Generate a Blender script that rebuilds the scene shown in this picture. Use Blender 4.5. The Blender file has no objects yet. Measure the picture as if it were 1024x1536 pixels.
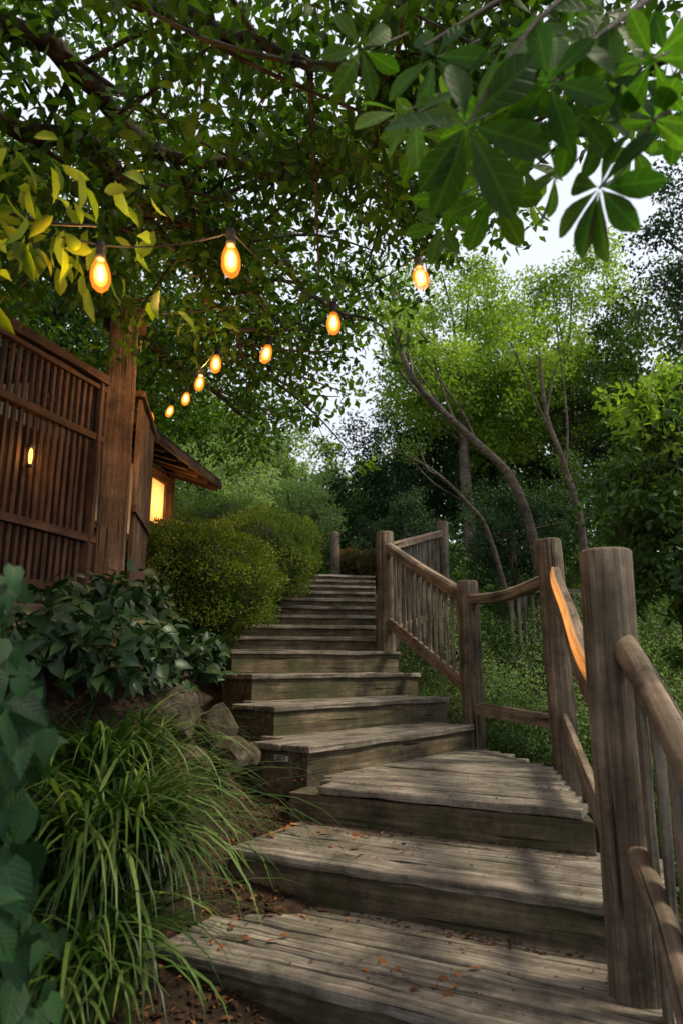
import bpy, math, numpy as np
from mathutils import Vector
rng=np.random.default_rng(7)
scene=bpy.context.scene
def A(*a): return np.array(a,dtype=float)
def sstep(t): t=np.clip(t,0,1); return t*t*(3-2*t)
def nrm(v): return v/(np.linalg.norm(v,axis=-1,keepdims=True)+1e-9)
# ------------------------------------------------------------------ terrain
def hgt(x,y):
    x=np.asarray(x,float); y=np.asarray(y,float)
    ye=y-1.2*np.clip(x+.2,0,1.5)*np.clip((8.4-y)/.8,0,1)*np.clip((y-2)/1.5,0,1)
    p=np.interp(ye,[-50,2.3,3.0,4.4,5.2,6.2,7.0,7.5,8,13,16,30,60,300],[-1.32,-1.32,-1.15,-.88,-.74,-.48,-.24,-.08,0.05,1.45,1.9,4.5,9,30])
    lx=np.interp(y,[2,4.5,5.2,7,8,13,16],[-.75,-.45,-.75,-1.2,-1.1,-.35,-.2])
    B=np.interp(y,[1,2,3,4,5,6,7,9,13,20],[.1,.15,.45,.97,1.05,.8,.5,.35,.3,0])
    d=lx-x
    z=p+sstep(d/.85)*B
    rx=np.interp(y,[2,5,6.3,8,13],[1.35,1.6,1.3,.65,.8])
    R=np.interp(y,[1,2.5,5,8,13,20],[.1,.3,.2,.4,.3,0])
    z=z-sstep((x-rx)/1.2)*R
    amp=sstep(np.maximum(d,x-rx)/.4)
    z=z+amp*(.035*np.sin(3.1*x+1.3*y)+.03*np.sin(5.3*y-2.2*x)+.02*np.sin(9*x+7*y))
    return z
# ------------------------------------------------------------------ materials
def newmat(name):
    m=bpy.data.materials.new(name); m.use_nodes=True
    nt=m.node_tree; nt.nodes.clear()
    return m,nt,nt.nodes,nt.links
def ramp(N,stops):
    r=N.new('ShaderNodeValToRGB'); e=r.color_ramp.elements
    while len(e)<len(stops): e.new(.5)
    for i,(p,c) in enumerate(stops):
        e[i].position=p; e[i].color=(*c,1)
    return r
def mth(N,L,op,a,b=None,c=None):
    n=N.new('ShaderNodeMath'); n.operation=op
    for i,v in enumerate((a,b,c)):
        if v is None: continue
        if isinstance(v,(int,float)): n.inputs[i].default_value=v
        else: L.new(v,n.inputs[i])
    return n.outputs[0]
def leaf_mat(name,cols,trans=.35,rough=.55,tcol=(1.5,1.7,.6),spec=.2,veins=False):
    m,nt,N,L=newmat(name)
    at=N.new('ShaderNodeAttribute'); at.attribute_name='var'
    k=len(cols); r=ramp(N,[(i/(k-1),c) for i,c in enumerate(cols)])
    L.new(at.outputs['Fac'],r.inputs[0])
    no=N.new('ShaderNodeTexNoise'); no.inputs['Scale'].default_value=9; no.inputs['Detail'].default_value=2
    g=N.new('ShaderNodeNewGeometry'); L.new(g.outputs['Position'],no.inputs['Vector'])
    mp=N.new('ShaderNodeMapRange'); mp.inputs[3].default_value=.7; mp.inputs[4].default_value=1.3; L.new(no.outputs[0],mp.inputs[0])
    sc=mp.outputs[0]
    b=N.new('ShaderNodeBsdfPrincipled'); b.inputs['Roughness'].default_value=rough; b.inputs['Specular IOR Level'].default_value=spec
    if veins:
        lc=N.new('ShaderNodeAttribute'); lc.attribute_name='lc'; sp=N.new('ShaderNodeSeparateXYZ'); L.new(lc.outputs['Vector'],sp.inputs[0])
        ay=mth(N,L,'ABSOLUTE',sp.outputs[1]); mid=mth(N,L,'LESS_THAN',ay,.022)
        fr=mth(N,L,'FRACT',mth(N,L,'SUBTRACT',mth(N,L,'MULTIPLY',sp.outputs[0],6.0),mth(N,L,'MULTIPLY',ay,5.0)))
        dd=mth(N,L,'ABSOLUTE',mth(N,L,'SUBTRACT',fr,.5)); sv=N.new('ShaderNodeMapRange'); sv.inputs[1].default_value=.36; sv.inputs[2].default_value=.5; L.new(dd,sv.inputs[0])
        vv=mth(N,L,'MAXIMUM',mid,mth(N,L,'MULTIPLY',sv.outputs[0],.6))
        sc=mth(N,L,'MULTIPLY',sc,mth(N,L,'ADD',mth(N,L,'MULTIPLY',vv,.5),.9))
        bp=N.new('ShaderNodeBump'); bp.inputs['Strength'].default_value=.6; bp.inputs['Distance'].default_value=.004; bp.invert=True; L.new(vv,bp.inputs['Height']); L.new(bp.outputs[0],b.inputs['Normal'])
    vm=N.new('ShaderNodeVectorMath'); vm.operation='SCALE'; L.new(r.outputs[0],vm.inputs[0]); L.new(sc,vm.inputs['Scale'])
    L.new(vm.outputs[0],b.inputs['Base Color'])
    v2=N.new('ShaderNodeVectorMath'); v2.operation='MULTIPLY'; v2.inputs[1].default_value=tcol; L.new(vm.outputs[0],v2.inputs[0])
    t=N.new('ShaderNodeBsdfTranslucent'); L.new(v2.outputs[0],t.inputs['Color'])
    mx=N.new('ShaderNodeMixShader'); mx.inputs[0].default_value=trans
    L.new(b.outputs[0],mx.inputs[1]); L.new(t.outputs[0],mx.inputs[2])
    o=N.new('ShaderNodeOutputMaterial'); L.new(mx.outputs[0],o.inputs[0]); return m
def wood_mat(name,dark,mid,light,moss=0.0,along=1.3,across=26,bump=.5,rough=.8):
    m,nt,N,L=newmat(name)
    at=N.new('ShaderNodeAttribute'); at.attribute_name='lc'
    mp=N.new('ShaderNodeVectorMath'); mp.operation='MULTIPLY'; mp.inputs[1].default_value=(along,across,across); L.new(at.outputs['Vector'],mp.inputs[0])
    n1=N.new('ShaderNodeTexNoise'); n1.inputs['Scale'].default_value=1; n1.inputs['Detail'].default_value=9; n1.inputs['Roughness'].default_value=.72; n1.inputs['Distortion'].default_value=.3
    L.new(mp.outputs[0],n1.inputs['Vector'])
    r=ramp(N,[(.3,dark),(.5,mid),(.72,light)]); L.new(n1.outputs[0],r.inputs[0])
    n2=N.new('ShaderNodeTexNoise'); n2.inputs['Scale'].default_value=3.2; n2.inputs['Detail'].default_value=10; n2.inputs['Roughness'].default_value=.78; L.new(at.outputs['Vector'],n2.inputs['Vector'])
    m2=N.new('ShaderNodeMapRange'); m2.inputs[1].default_value=.34; m2.inputs[2].default_value=.66; m2.inputs[3].default_value=.24; m2.inputs[4].default_value=1.45; L.new(n2.outputs[0],m2.inputs[0])
    sc=N.new('ShaderNodeVectorMath'); sc.operation='SCALE'; L.new(r.outputs[0],sc.inputs[0]); L.new(m2.outputs[0],sc.inputs['Scale'])
    mc=N.new('ShaderNodeVectorMath'); mc.operation='MULTIPLY'; mc.inputs[1].default_value=(along*.9,across*1.1,across*1.1); L.new(at.outputs['Vector'],mc.inputs[0])
    n3=N.new('ShaderNodeTexNoise'); n3.inputs['Scale'].default_value=1.0; n3.inputs['Detail'].default_value=2; L.new(mc.outputs[0],n3.inputs['Vector'])
    rc=ramp(N,[(.31,(.10,.10,.10)),(.37,(1,1,1))]); L.new(n3.outputs[0],rc.inputs[0])
    mm=N.new('ShaderNodeVectorMath'); mm.operation='MULTIPLY'; L.new(sc.outputs[0],mm.inputs[0]); L.new(rc.outputs[0],mm.inputs[1])
    g=N.new('ShaderNodeNewGeometry')
    n4=N.new('ShaderNodeTexNoise'); n4.inputs['Scale'].default_value=2.6; n4.inputs['Detail'].default_value=8; n4.inputs['Roughness'].default_value=.7; L.new(g.outputs['Position'],n4.inputs['Vector'])
    rm=ramp(N,[(.47,(0,0,0)),(.62,(1,1,1))]); L.new(n4.outputs[0],rm.inputs[0])
    ms=N.new('ShaderNodeMath'); ms.operation='MULTIPLY'; ms.inputs[1].default_value=moss; L.new(rm.outputs[0],ms.inputs[0])
    mix=N.new('ShaderNodeMixRGB'); mix.inputs[2].default_value=(.032,.04,.012,1); L.new(ms.outputs[0],mix.inputs[0]); L.new(mm.outputs[0],mix.inputs[1])
    b=N.new('ShaderNodeBsdfPrincipled'); b.inputs['Roughness'].default_value=rough; b.inputs['Specular IOR Level'].default_value=.3
    L.new(mix.outputs[0],b.inputs['Base Color'])
    ad=N.new('ShaderNodeMath'); ad.operation='MULTIPLY'; L.new(n1.outputs[0],ad.inputs[0]); L.new(rc.outputs[0],ad.inputs[1])
    bp=N.new('ShaderNodeBump'); bp.inputs['Strength'].default_value=bump; bp.inputs['Distance'].default_value=.012; L.new(ad.outputs[0],bp.inputs['Height']); L.new(bp.outputs[0],b.inputs['Normal'])
    o=N.new('ShaderNodeOutputMaterial'); L.new(b.outputs[0],o.inputs[0]); return m
def noise_mat(name,stops,scale=6,detail=8,bump=.6,dist=.03,rough=.95):
    m,nt,N,L=newmat(name)
    g=N.new('ShaderNodeNewGeometry')
    n=N.new('ShaderNodeTexNoise'); n.inputs['Scale'].default_value=scale; n.inputs['Detail'].default_value=detail; n.inputs['Roughness'].default_value=.7; L.new(g.outputs['Position'],n.inputs['Vector'])
    r=ramp(N,stops); L.new(n.outputs[0],r.inputs[0])
    b=N.new('ShaderNodeBsdfPrincipled'); b.inputs['Roughness'].default_value=rough; b.inputs['Specular IOR Level'].default_value=.2
    L.new(r.outputs[0],b.inputs['Base Color'])
    bp=N.new('ShaderNodeBump'); bp.inputs['Strength'].default_value=bump; bp.inputs['Distance'].default_value=dist; L.new(n.outputs[0],bp.inputs['Height']); L.new(bp.outputs[0],b.inputs['Normal'])
    o=N.new('ShaderNodeOutputMaterial'); L.new(b.outputs[0],o.inputs[0]); return m
def emit_mat(name,col,s):
    m,nt,N,L=newmat(name); e=N.new('ShaderNodeEmission'); e.inputs[0].default_value=(*col,1); e.inputs[1].default_value=s
    o=N.new('ShaderNodeOutputMaterial'); L.new(e.outputs[0],o.inputs[0]); return m
def glass_glow(name,col,s,f):
    m,nt,N,L=newmat(name); e=N.new('ShaderNodeEmission'); e.inputs[0].default_value=(*col,1); e.inputs[1].default_value=s
    t=N.new('ShaderNodeBsdfTransparent'); x=N.new('ShaderNodeMixShader'); x.inputs[0].default_value=f
    L.new(t.outputs[0],x.inputs[1]); L.new(e.outputs[0],x.inputs[2])
    o=N.new('ShaderNodeOutputMaterial'); L.new(x.outputs[0],o.inputs[0]); return m

M_step=wood_mat('weathered_tread',(.04,.034,.027),(.19,.163,.13),(.43,.385,.32),moss=.3,bump=.8,across=48)
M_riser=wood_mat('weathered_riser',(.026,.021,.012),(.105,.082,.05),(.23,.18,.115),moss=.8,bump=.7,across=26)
M_post=wood_mat('weathered_log',(.035,.026,.018),(.13,.098,.068),(.26,.21,.155),moss=.4,bump=.9,across=42)
M_rail=wood_mat('rail_wood',(.055,.037,.025),(.18,.13,.09),(.34,.27,.20),moss=.2,bump=.7,across=40)
M_balu=wood_mat('baluster_wood',(.05,.042,.033),(.165,.14,.11),(.30,.265,.22),moss=.3,across=40)
M_fence=wood_mat('dark_fence_wood',(.02,.010,.006),(.065,.032,.018),(.13,.065,.038),bump=.4)
M_gate=wood_mat('brown_post_wood',(.035,.019,.011),(.12,.070,.042),(.23,.145,.09),bump=.6,across=34)
M_bark=wood_mat('bark',(.02,.016,.012),(.06,.048,.036),(.13,.10,.08),moss=.3,along=5,across=25)
M_bark2=wood_mat('pale_bark',(.04,.032,.022),(.12,.095,.068),(.22,.18,.135),moss=.2,along=5,across=25)
M_soil=noise_mat('soil',[(.3,(.014,.009,.005)),(.5,(.036,.023,.014)),(.7,(.075,.05,.03))],scale=16,bump=1)
M_rock=noise_mat('rock',[(.3,(.022,.019,.013)),(.5,(.075,.062,.042)),(.7,(.17,.14,.10))],scale=9,bump=1,dist=.05)
M_plaster=noise_mat('plaster',[(.3,(.35,.27,.18)),(.7,(.5,.4,.28))],scale=3,bump=.1)
M_roof=noise_mat('roof_shingle',[(.3,(.02,.017,.014)),(.7,(.07,.055,.045))],scale=14)
M_black=noise_mat('black_rubber',[(.3,(.012,.012,.012)),(.7,(.02,.02,.02))],scale=14,bump=.1,rough=.5)
M_metal=noise_mat('plate_metal',[(.3,(.2,.2,.19)),(.7,(.4,.4,.38))],scale=30,bump=.1,rough=.5)
L_canopy=leaf_mat('canopy_leaf',[(.012,.030,.007),(.030,.068,.012),(.062,.12,.018),(.125,.195,.026)],trans=.48,tcol=(1.5,1.8,.42))
L_near=leaf_mat('palmate_leaf',[(.016,.05,.009),(.036,.09,.016),(.08,.16,.026)],trans=.52,rough=.5,spec=.2,tcol=(1.6,1.8,.42),veins=True)
L_yel=leaf_mat('yellowish_leaf',[(.05,.10,.012),(.12,.18,.015),(.24,.25,.02)],trans=.48)
L_bright=leaf_mat('bright_leaf',[(.06,.115,.016),(.14,.23,.03),(.24,.345,.05),(.34,.43,.09)],trans=.45)
L_mid=leaf_mat('mid_leaf',[(.022,.05,.013),(.05,.098,.022),(.10,.165,.04)],trans=.35)
L_dark=leaf_mat('dark_leaf',[(.009,.026,.011),(.022,.052,.019),(.05,.092,.032)],trans=.28)
L_pale=leaf_mat('pale_leaf',[(.10,.16,.07),(.19,.27,.11),(.32,.42,.18)],trans=.42)
L_hedge=leaf_mat('hedge_leaf',[(.02,.045,.007),(.055,.095,.012),(.12,.165,.02),(.21,.25,.035)],trans=.3)
L_ivy=leaf_mat('glossy_leaf',[(.010,.032,.010),(.02,.054,.016),(.038,.085,.025)],trans=.15,rough=.38,spec=.35,veins=True)
L_vine=leaf_mat('vine_leaf',[(.010,.036,.013),(.020,.062,.021),(.038,.096,.032)],trans=.22,rough=.5,spec=.2,tcol=(1.2,1.5,.7),veins=True)
L_grass=leaf_mat('grass_blade',[(.014,.04,.008),(.036,.08,.014),(.075,.14,.028),(.19,.26,.07)],trans=.3,rough=.42,spec=.35)
L_dead=leaf_mat('dead_leaf',[(.045,.022,.012),(.085,.044,.02),(.17,.07,.025),(.34,.13,.03)],trans=.1,rough=.7,tcol=(1,1,1))
L_red=leaf_mat('bronze_leaf',[(.06,.04,.015),(.12,.07,.025),(.12,.12,.03)],trans=.25)
# ------------------------------------------------------------------ mesh helpers
def tri_object(name,parts,parent=None):
    Vs=[];Fs=[];vs=[];mi=[];mats=[];lcs=[];o=0
    for p in parts:
        V,F,var,mat=p[:4]
        if len(V)==0: continue
        if mat not in mats: mats.append(mat)
        lcs.append(p[4] if len(p)>4 else V)
        Vs.append(V);Fs.append(F+o);vs.append(var);mi.append(np.full(len(F),mats.index(mat),np.int32));o+=len(V)
    V=np.concatenate(Vs);F=np.concatenate(Fs);var=np.concatenate(vs);mi=np.concatenate(mi)
    me=bpy.data.meshes.new(name); n=len(F)
    me.vertices.add(len(V)); me.vertices.foreach_set('co',V.astype(np.float32).ravel())
    me.loops.add(n*3); me.loops.foreach_set('vertex_index',F.astype(np.int32).ravel())
    me.polygons.add(n); me.polygons.foreach_set('loop_start',np.arange(0,n*3,3,dtype=np.int32))
    me.polygons.foreach_set('material_index',mi)
    at=me.attributes.new('var','FLOAT','POINT'); at.data.foreach_set('value',var.astype(np.float32))
    a2=me.attributes.new('lc','FLOAT_VECTOR','POINT'); a2.data.foreach_set('vector',np.concatenate(lcs).astype(np.float32).ravel())
    for m in mats: me.materials.append(m)
    me.update(calc_edges=True)
    ob=bpy.data.objects.new(name,me); scene.collection.objects.link(ob)
    if parent: ob.parent=parent
    return ob
T_Q=(A([0,0,0],[.45,.5,.09],[1,0,-.05],[.45,-.5,.09]).reshape(-1,3),np.array([[0,3,2],[0,2,1]]))
T_H=(A([0,0,0],[.33,0,.0],[.7,0,-.05],[1,0,-.2],[.22,.36,.07],[.6,.44,.03],[.85,.2,-.08],[.22,-.36,.07],[.6,-.44,.03],[.85,-.2,-.08]).reshape(-1,3),
 np.array([[0,1,4],[1,5,4],[1,2,5],[2,6,5],[2,3,6],[0,7,1],[1,7,8],[1,8,2],[2,8,9],[2,9,3]]))
T_V=(A([0,0,0],[.33,0,.0],[.7,0,-.06],[1.05,0,-.22],[-.1,.3,.05],[.2,.52,.09],[.55,.42,.05],[.85,.16,-.08],[-.1,-.3,.05],[.2,-.52,.09],[.55,-.42,.05],[.85,-.16,-.08]).reshape(-1,3),
 np.array([[0,5,4],[0,1,5],[1,6,5],[1,2,6],[2,7,6],[2,3,7],[0,8,9],[0,9,1],[1,9,10],[1,10,2],[2,10,11],[2,11,3]]))
_o=[(.12,.035),(.3,.115),(.48,.185),(.64,.215),(.8,.185),(.92,.10)]
_mx=[0,.2,.4,.6,.8,1.0]
def mk_obov():
    zf=lambda x:-.16*x**2.2
    V=[[x,0,zf(x)] for x in _mx]; F=[]
    for s in (1,-1):
        b0=len(V); V+=[[x,s*y,zf(x)+.25*y] for x,y in _o]
        seq=[(0,b0,1),(1,b0,b0+1),(1,b0+1,2),(2,b0+1,b0+2),(2,b0+2,3),(3,b0+2,b0+3),(3,b0+3,4),(4,b0+3,b0+4),(4,b0+4,b0+5),(4,b0+5,5)]
        F+=[t if s<0 else t[::-1] for t in seq]
    return np.array(V,float),np.array(F)
T_O=mk_obov()
def leaves(pos,a,n,L,W,var,T=T_Q):
    TV,TF=T; N=len(pos); a=nrm(a); n=n-(n*a).sum(1,keepdims=True)*a; n=nrm(n); b=np.cross(n,a)
    L=np.broadcast_to(L,(N,)); W=np.broadcast_to(W,(N,))
    V=pos[:,None]+TV[None,:,0,None]*(L[:,None,None]*a[:,None])+TV[None,:,1,None]*(W[:,None,None]*b[:,None])+TV[None,:,2,None]*(L[:,None,None]*n[:,None])
    F=TF[None]+(np.arange(N)*len(TV))[:,None,None]
    return V.reshape(-1,3),F.reshape(-1,3),np.repeat(var,len(TV))
def rv(n): return nrm(rng.normal(size=(n,3)))
def clump_leaves(C,R,per,L,mat,upb=.6,flat=.7,T=T_Q,wl=.55,droop=.2,cv=.55,outc=None):
    k=len(C); R=np.broadcast_to(R,(k,)); N=k*per
    d=rv(N); r=rng.random(N)**.5
    off=d*(r*np.repeat(R,per))[:,None]; off[:,2]*=flat
    P=np.repeat(C,per,axis=0)+off
    a=nrm(rv(N)*.9+d*.5+A(0,0,-droop)); n=nrm(rv(N)*.8+A(0,0,upb)+d*.35)
    cvv=rng.random(k); var=np.clip(np.repeat(cvv,per)*cv+rng.random(N)*(1-cv),0,1)
    LL=L*(.65+.6*rng.random(N))
    V,F,v=leaves(P,a,n,LL,LL*wl,var,T); return (V,F,v,mat)
def crown(c,rad,k,cr,per,L,mat,shell=.55,**kw):
    d=rv(k); r=shell+(1-shell)*rng.random(k)**.7; r[rng.random(k)<.2]*=.6
    lump=1+.18*np.sin(d[:,0]*5+c[0])+.14*np.sin(d[:,2]*6+c[1])+.12*np.sin(d[:,1]*7)
    C=A(*c)+d*(r*lump)[:,None]*A(*rad)
    return clump_leaves(C,cr*(.6+.7*rng.random(k)),per,L,mat,**kw),C
def tube(path,rad,n=8,mat=None,noise=.06):
    path=np.array(path,float); K=len(path); rad=np.broadcast_to(rad,(K,))
    t=np.gradient(path,axis=0); t=nrm(t); ref=A(.31,.17,.93) if abs(t[0][2])<.8 else A(1,.2,0)
    s=nrm(np.cross(t,ref)); u=np.cross(t,s)
    th=np.linspace(0,2*np.pi,n,endpoint=False)
    rr=rad[:,None]*(1+noise*rng.normal(size=(K,n)))
    V=path[:,None]+rr[:,:,None]*(np.cos(th)[None,:,None]*s[:,None]+np.sin(th)[None,:,None]*u[:,None])
    F=[]
    for i in range(K-1):
        for j in range(n):
            a=i*n+j;b=i*n+(j+1)%n;c=b+n;d=a+n; F+= [[a,b,c],[a,c,d]]
    return V.reshape(-1,3),np.array(F),np.full(K*n,.5),mat
def smooth_path(pts,m=6):
    pts=np.array(pts,float); K=len(pts); out=[]
    for i in range(K-1):
        p0=pts[max(i-1,0)];p1=pts[i];p2=pts[i+1];p3=pts[min(i+2,K-1)]
        for s in np.linspace(0,1,m,endpoint=False):
            out.append(.5*((2*p1)+(-p0+p2)*s+(2*p0-5*p1+4*p2-p3)*s*s+(-p0+3*p1-3*p2+p3)*s**3))
    out.append(pts[-1]); return np.array(out)
class HB:
    def __init__(s): s.V=[];s.F=[];s.lc=[];s.mi=[];s.o=0
    def add(s,V,F,lc,mi=0):
        s.V+= [tuple(v) for v in V]; s.F+=[[i+s.o for i in f] for f in F]; s.lc.append(np.array(lc)); s.mi+=[mi]*len(F); s.o+=len(V)
    def beam(s,p0,p1,w,h,side=None,n=None,jit=.002,mi=0):
        p0=A(*p0);p1=A(*p1);a=p1-p0;Ln=np.linalg.norm(a);a/=Ln
        if side is None:
            side=np.cross(a,A(0,0,1)); 
            if np.linalg.norm(side)<.2: side=A(1,0,0)
        side=A(*side); side=side-a*(side@a); side/=np.linalg.norm(side); u=np.cross(side,a)
        if n is None: n=max(1,int(Ln/.25))
        off=rng.random(3)*50; V=[];lc=[];F=[]
        for i in range(n+1):
            t=i/n
            for (x,y) in ((-.5,-.5),(.5,-.5),(.5,.5),(-.5,.5)):
                V.append(p0+a*Ln*t+side*(w*x)+u*(h*y)+rng.normal(size=3)*jit); lc.append(A(Ln*t,w*x,h*y)+off)
        for i in range(n):
            for j in range(4):
                a0=i*4+j;b0=i*4+(j+1)%4; F.append([a0,b0,b0+4,a0+4])
        F.append([3,2,1,0]); e=n*4; F.append([e,e+1,e+2,e+3]); s.add(V,F,lc,mi)
    def prism(s,poly,z0,z1,e,mi=0):
        e=A(*e,0); off=rng.random(3)*50; V=[];lc=[]; k=len(poly)
        for z in (z0,z1):
            for p in poly:
                v=A(p[0],p[1],z); V.append(v); lc.append(A(v@e,v@np.cross(A(0,0,1),e),z)+off)
        F=[list(range(k))[::-1],list(range(k,2*k))]+[[i,(i+1)%k,(i+1)%k+k,i+k] for i in range(k)]
        s.add(V,F,lc,mi)
    def rail(s,path,w,h,mi=0):
        P=np.array(path,float); K=len(P); t=nrm(np.gradient(P,axis=0)); sd=nrm(np.cross(t,A(0,0,1))); u=np.cross(sd,t)
        off=rng.random(3)*50; al=np.concatenate([[0],np.cumsum(np.linalg.norm(np.diff(P,axis=0),axis=1))]); V=[];lc=[];F=[]
        for i in range(K):
            for (x,y) in ((-.5,-.5),(.5,-.5),(.5,.3),(.3,.5),(-.3,.5),(-.5,.3)):
                V.append(P[i]+sd[i]*w*x+u[i]*h*y+rng.normal(size=3)*.001); lc.append(A(al[i],w*x,h*y)+off)
        for i in range(K-1):
            for j in range(6): a0=i*6+j;b0=i*6+(j+1)%6; F.append([a0,b0,b0+6,a0+6])
        F.append([5,4,3,2,1,0]); e=(K-1)*6; F.append([e+j for j in range(6)]); s.add(V,F,lc,mi)
    def log(s,path,rad,n=18,mi=0,cap=True,irr=.05):
        path=np.array(path,float);K=len(path);rad=np.broadcast_to(rad,(K,)).copy()
        t=nrm(np.gradient(path,axis=0)); ref=A(0,0,1) if abs(t[0][2])<.8 else A(1,0,0)
        sd=nrm(np.cross(t,ref)); u=np.cross(t,sd); th=np.linspace(0,2*np.pi,n,endpoint=False)
        off=rng.random(3)*50; ph=rng.random(4)*6
        al=np.concatenate([[0],np.cumsum(np.linalg.norm(np.diff(path,axis=0),axis=1))])
        V=[];lc=[];F=[]
        for i in range(K):
            for j in range(n):
                r=rad[i]*(1+irr*(.6*np.sin(2*th[j]+ph[0])+.4*np.sin(3*th[j]+ph[1]+al[i]*2)+.5*np.sin(al[i]*5+ph[2]+th[j]))+.012*rng.normal())
                V.append(path[i]+r*(np.cos(th[j])*sd[i]+np.sin(th[j])*u[i])); lc.append(A(al[i],rad[i]*np.cos(th[j]),rad[i]*np.sin(th[j]))+off)
        for i in range(K-1):
            for j in range(n):
                a=i*n+j;b=i*n+(j+1)%n; F.append([a,b,b+n,a+n])
        F.append(list(range(n))[::-1]); F.append([(K-1)*n+j for j in range(n)]); s.add(V,F,lc,mi)
    def build(s,name,mats,parent=None,bevel=0,smooth=False):
        me=bpy.data.meshes.new(name); me.from_pydata(s.V,[],s.F)
        at=me.attributes.new('lc','FLOAT_VECTOR','POINT'); at.data.foreach_set('vector',np.concatenate(s.lc).astype(np.float32).ravel())
        for m in mats: me.materials.append(m)
        me.polygons.foreach_set('material_index',s.mi)
        if smooth:
            me.polygons.foreach_set('use_smooth',[len(f)==4 for f in s.F])
        me.update()
        ob=bpy.data.objects.new(name,me); scene.collection.objects.link(ob)
        if parent: ob.parent=parent
        if bevel:
            b=ob.modifiers.new('bevel','BEVEL'); b.width=bevel; b.segments=2; b.limit_method='ANGLE'; b.angle_limit=math.radians(40)
        return ob
def empty(name):
    e=bpy.data.objects.new(name,None); scene.collection.objects.link(e); e.empty_display_size=.1; return e
# ------------------------------------------------------------------ ground
xs=np.unique(np.concatenate([np.linspace(-300,-20,15),np.linspace(-20,-5,16),np.linspace(-5,5,126),np.linspace(5,20,16),np.linspace(20,300,15)]))
ys=np.unique(np.concatenate([np.linspace(-300,-10,12),np.linspace(-10,0,11),np.linspace(0,10,126),np.linspace(10,20,41),np.linspace(20,60,21),np.linspace(60,500,20)]))
X,Y=np.meshgrid(xs,ys); Z=hgt(X,Y); nx=len(xs); ny=len(ys)
V=np.stack([X,Y,Z],-1).reshape(-1,3); i=np.arange(nx-1)[None]+np.arange(ny-1)[:,None]*nx; i=i.ravel()
F=np.concatenate([np.stack([i,i+1,i+nx+1],1),np.stack([i,i+nx+1,i+nx],1)])
g=tri_object('ground',[(V,F,np.full(len(V),.5),M_soil)]); g.data.polygons.foreach_set('use_smooth',[True]*len(F))
# ------------------------------------------------------------------ stairs
Zt={1:-1.08,2:-.88,3:-.68,4:-.49,5:-.28,6:-.06,7:.17}
stairs=empty('wooden_staircase')
def clip_line(poly,p,e):
    lo,hi=-1e9,1e9; k=len(poly)
    for i in range(k):
        a=A(*poly[i]);b=A(*poly[(i+1)%k]); ed=b-a; nn=A(-ed[1],ed[0])
        d0=(p-a)@nn; de=e@nn
        if abs(de)<1e-9:
            if d0<0: return None
            continue
        t=-d0/de
        if de>0: lo=max(lo,t)
        else: hi=min(hi,t)
    return (lo,hi) if hi-lo>.05 else None
def deck(hb,poly,ztop,e,p0,w,cnt,th=.04,first=0):
    e=A(*e);e/=np.linalg.norm(e);n=A(-e[1],e[0])
    for j in range(cnt):
        c=A(*p0)+n*(first+(j+.5)*w)
        a=clip_line(poly,c-n*w*.45,e);b=clip_line(poly,c+n*w*.45,e)
        if a is None or b is None: continue
        lo=max(a[0],b[0]);hi=min(a[1],b[1])
        if hi-lo<.1: continue
        q0=c+e*lo;q1=c+e*hi; dz=rng.normal()*.003
        hb.beam((q0[0],q0[1],ztop-th/2+dz),(q1[0],q1[1],ztop-th/2+dz),w-.010,th,side=(n[0],n[1],0),jit=.0028,n=max(2,int((hi-lo)/.12)))
treads=HB();risers=HB()
e1=A(.885,-.465);n1=A(.465,.885)
low={1:((-.736,3.05),(1.35,1.97+.0)),2:((-.56,3.72),(1.2,2.80)),3:((-.33,4.36),(1.24,3.535))}
for k in (1,2):
    fl=A(*low[k][0]);fr=fl+e1*(2.25 if k==1 else 1.98)
    bl=fl+n1*.80;br=fr+n1*.80
    ov=n1*.025
    deck(treads,[fl-ov,fr-ov,br,bl],Zt[k],e1,fl-ov,.198,4,th=.045)
    risers.prism([fl+n1*.0,fr,fr+n1*.78,fl+n1*.78],Zt[k]-.34,Zt[k]-.048,e1)
fl=A(*low[3][0]);fr=fl+e1*1.76
land=[fl-n1*.025,fr-n1*.025,A(1.50,5.15),A(1.24,6.35),A(-.1,6.0),fl+n1*.5+e1*-.03]
deck(treads,land,Zt[3],e1,fl-n1*.025,.185,15,th=.045)
risers.prism([tuple(fl+e1*.02),tuple(fr-e1*.01),(1.47,5.1),(1.2,6.3),(-.1,5.9),tuple(fl+n1*.48)],Zt[3]-.36,Zt[3]-.048,e1)
up={4:((-.21,4.50),(1.14,6.15)),5:((-.49,5.15),(1.03,6.76)),6:((-.76,5.95),(.82,7.3)),7:((-1.07,6.75),(.66,7.75))}
for k,(a,b) in up.items():
    a=A(*a);b=A(*b);e=(b-a)/np.linalg.norm(b-a);n=A(-e[1],e[0])
    Ld=np.linalg.norm(b-a); dl=.5
    body=[a+e*.02+n*.02,b-e*.02+n*.02,b+n*1.0,a+e*.4+n*1.0,a+n*dl+e*.02]
    risers.prism(body,Zt[k]-.32,Zt[k]-.04,e)
    for j in range(3 if k<7 else 5):
        w=.25; s=n*(w*(j+.5)-.01); st=0 if j<2 else .3
        p=a+s+e*st;q=b+s
        treads.beam((*p,Zt[k]-.02),(*q,Zt[k]-.02),w-.007,.042,side=(n[0],n[1],0),jit=.003)
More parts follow.
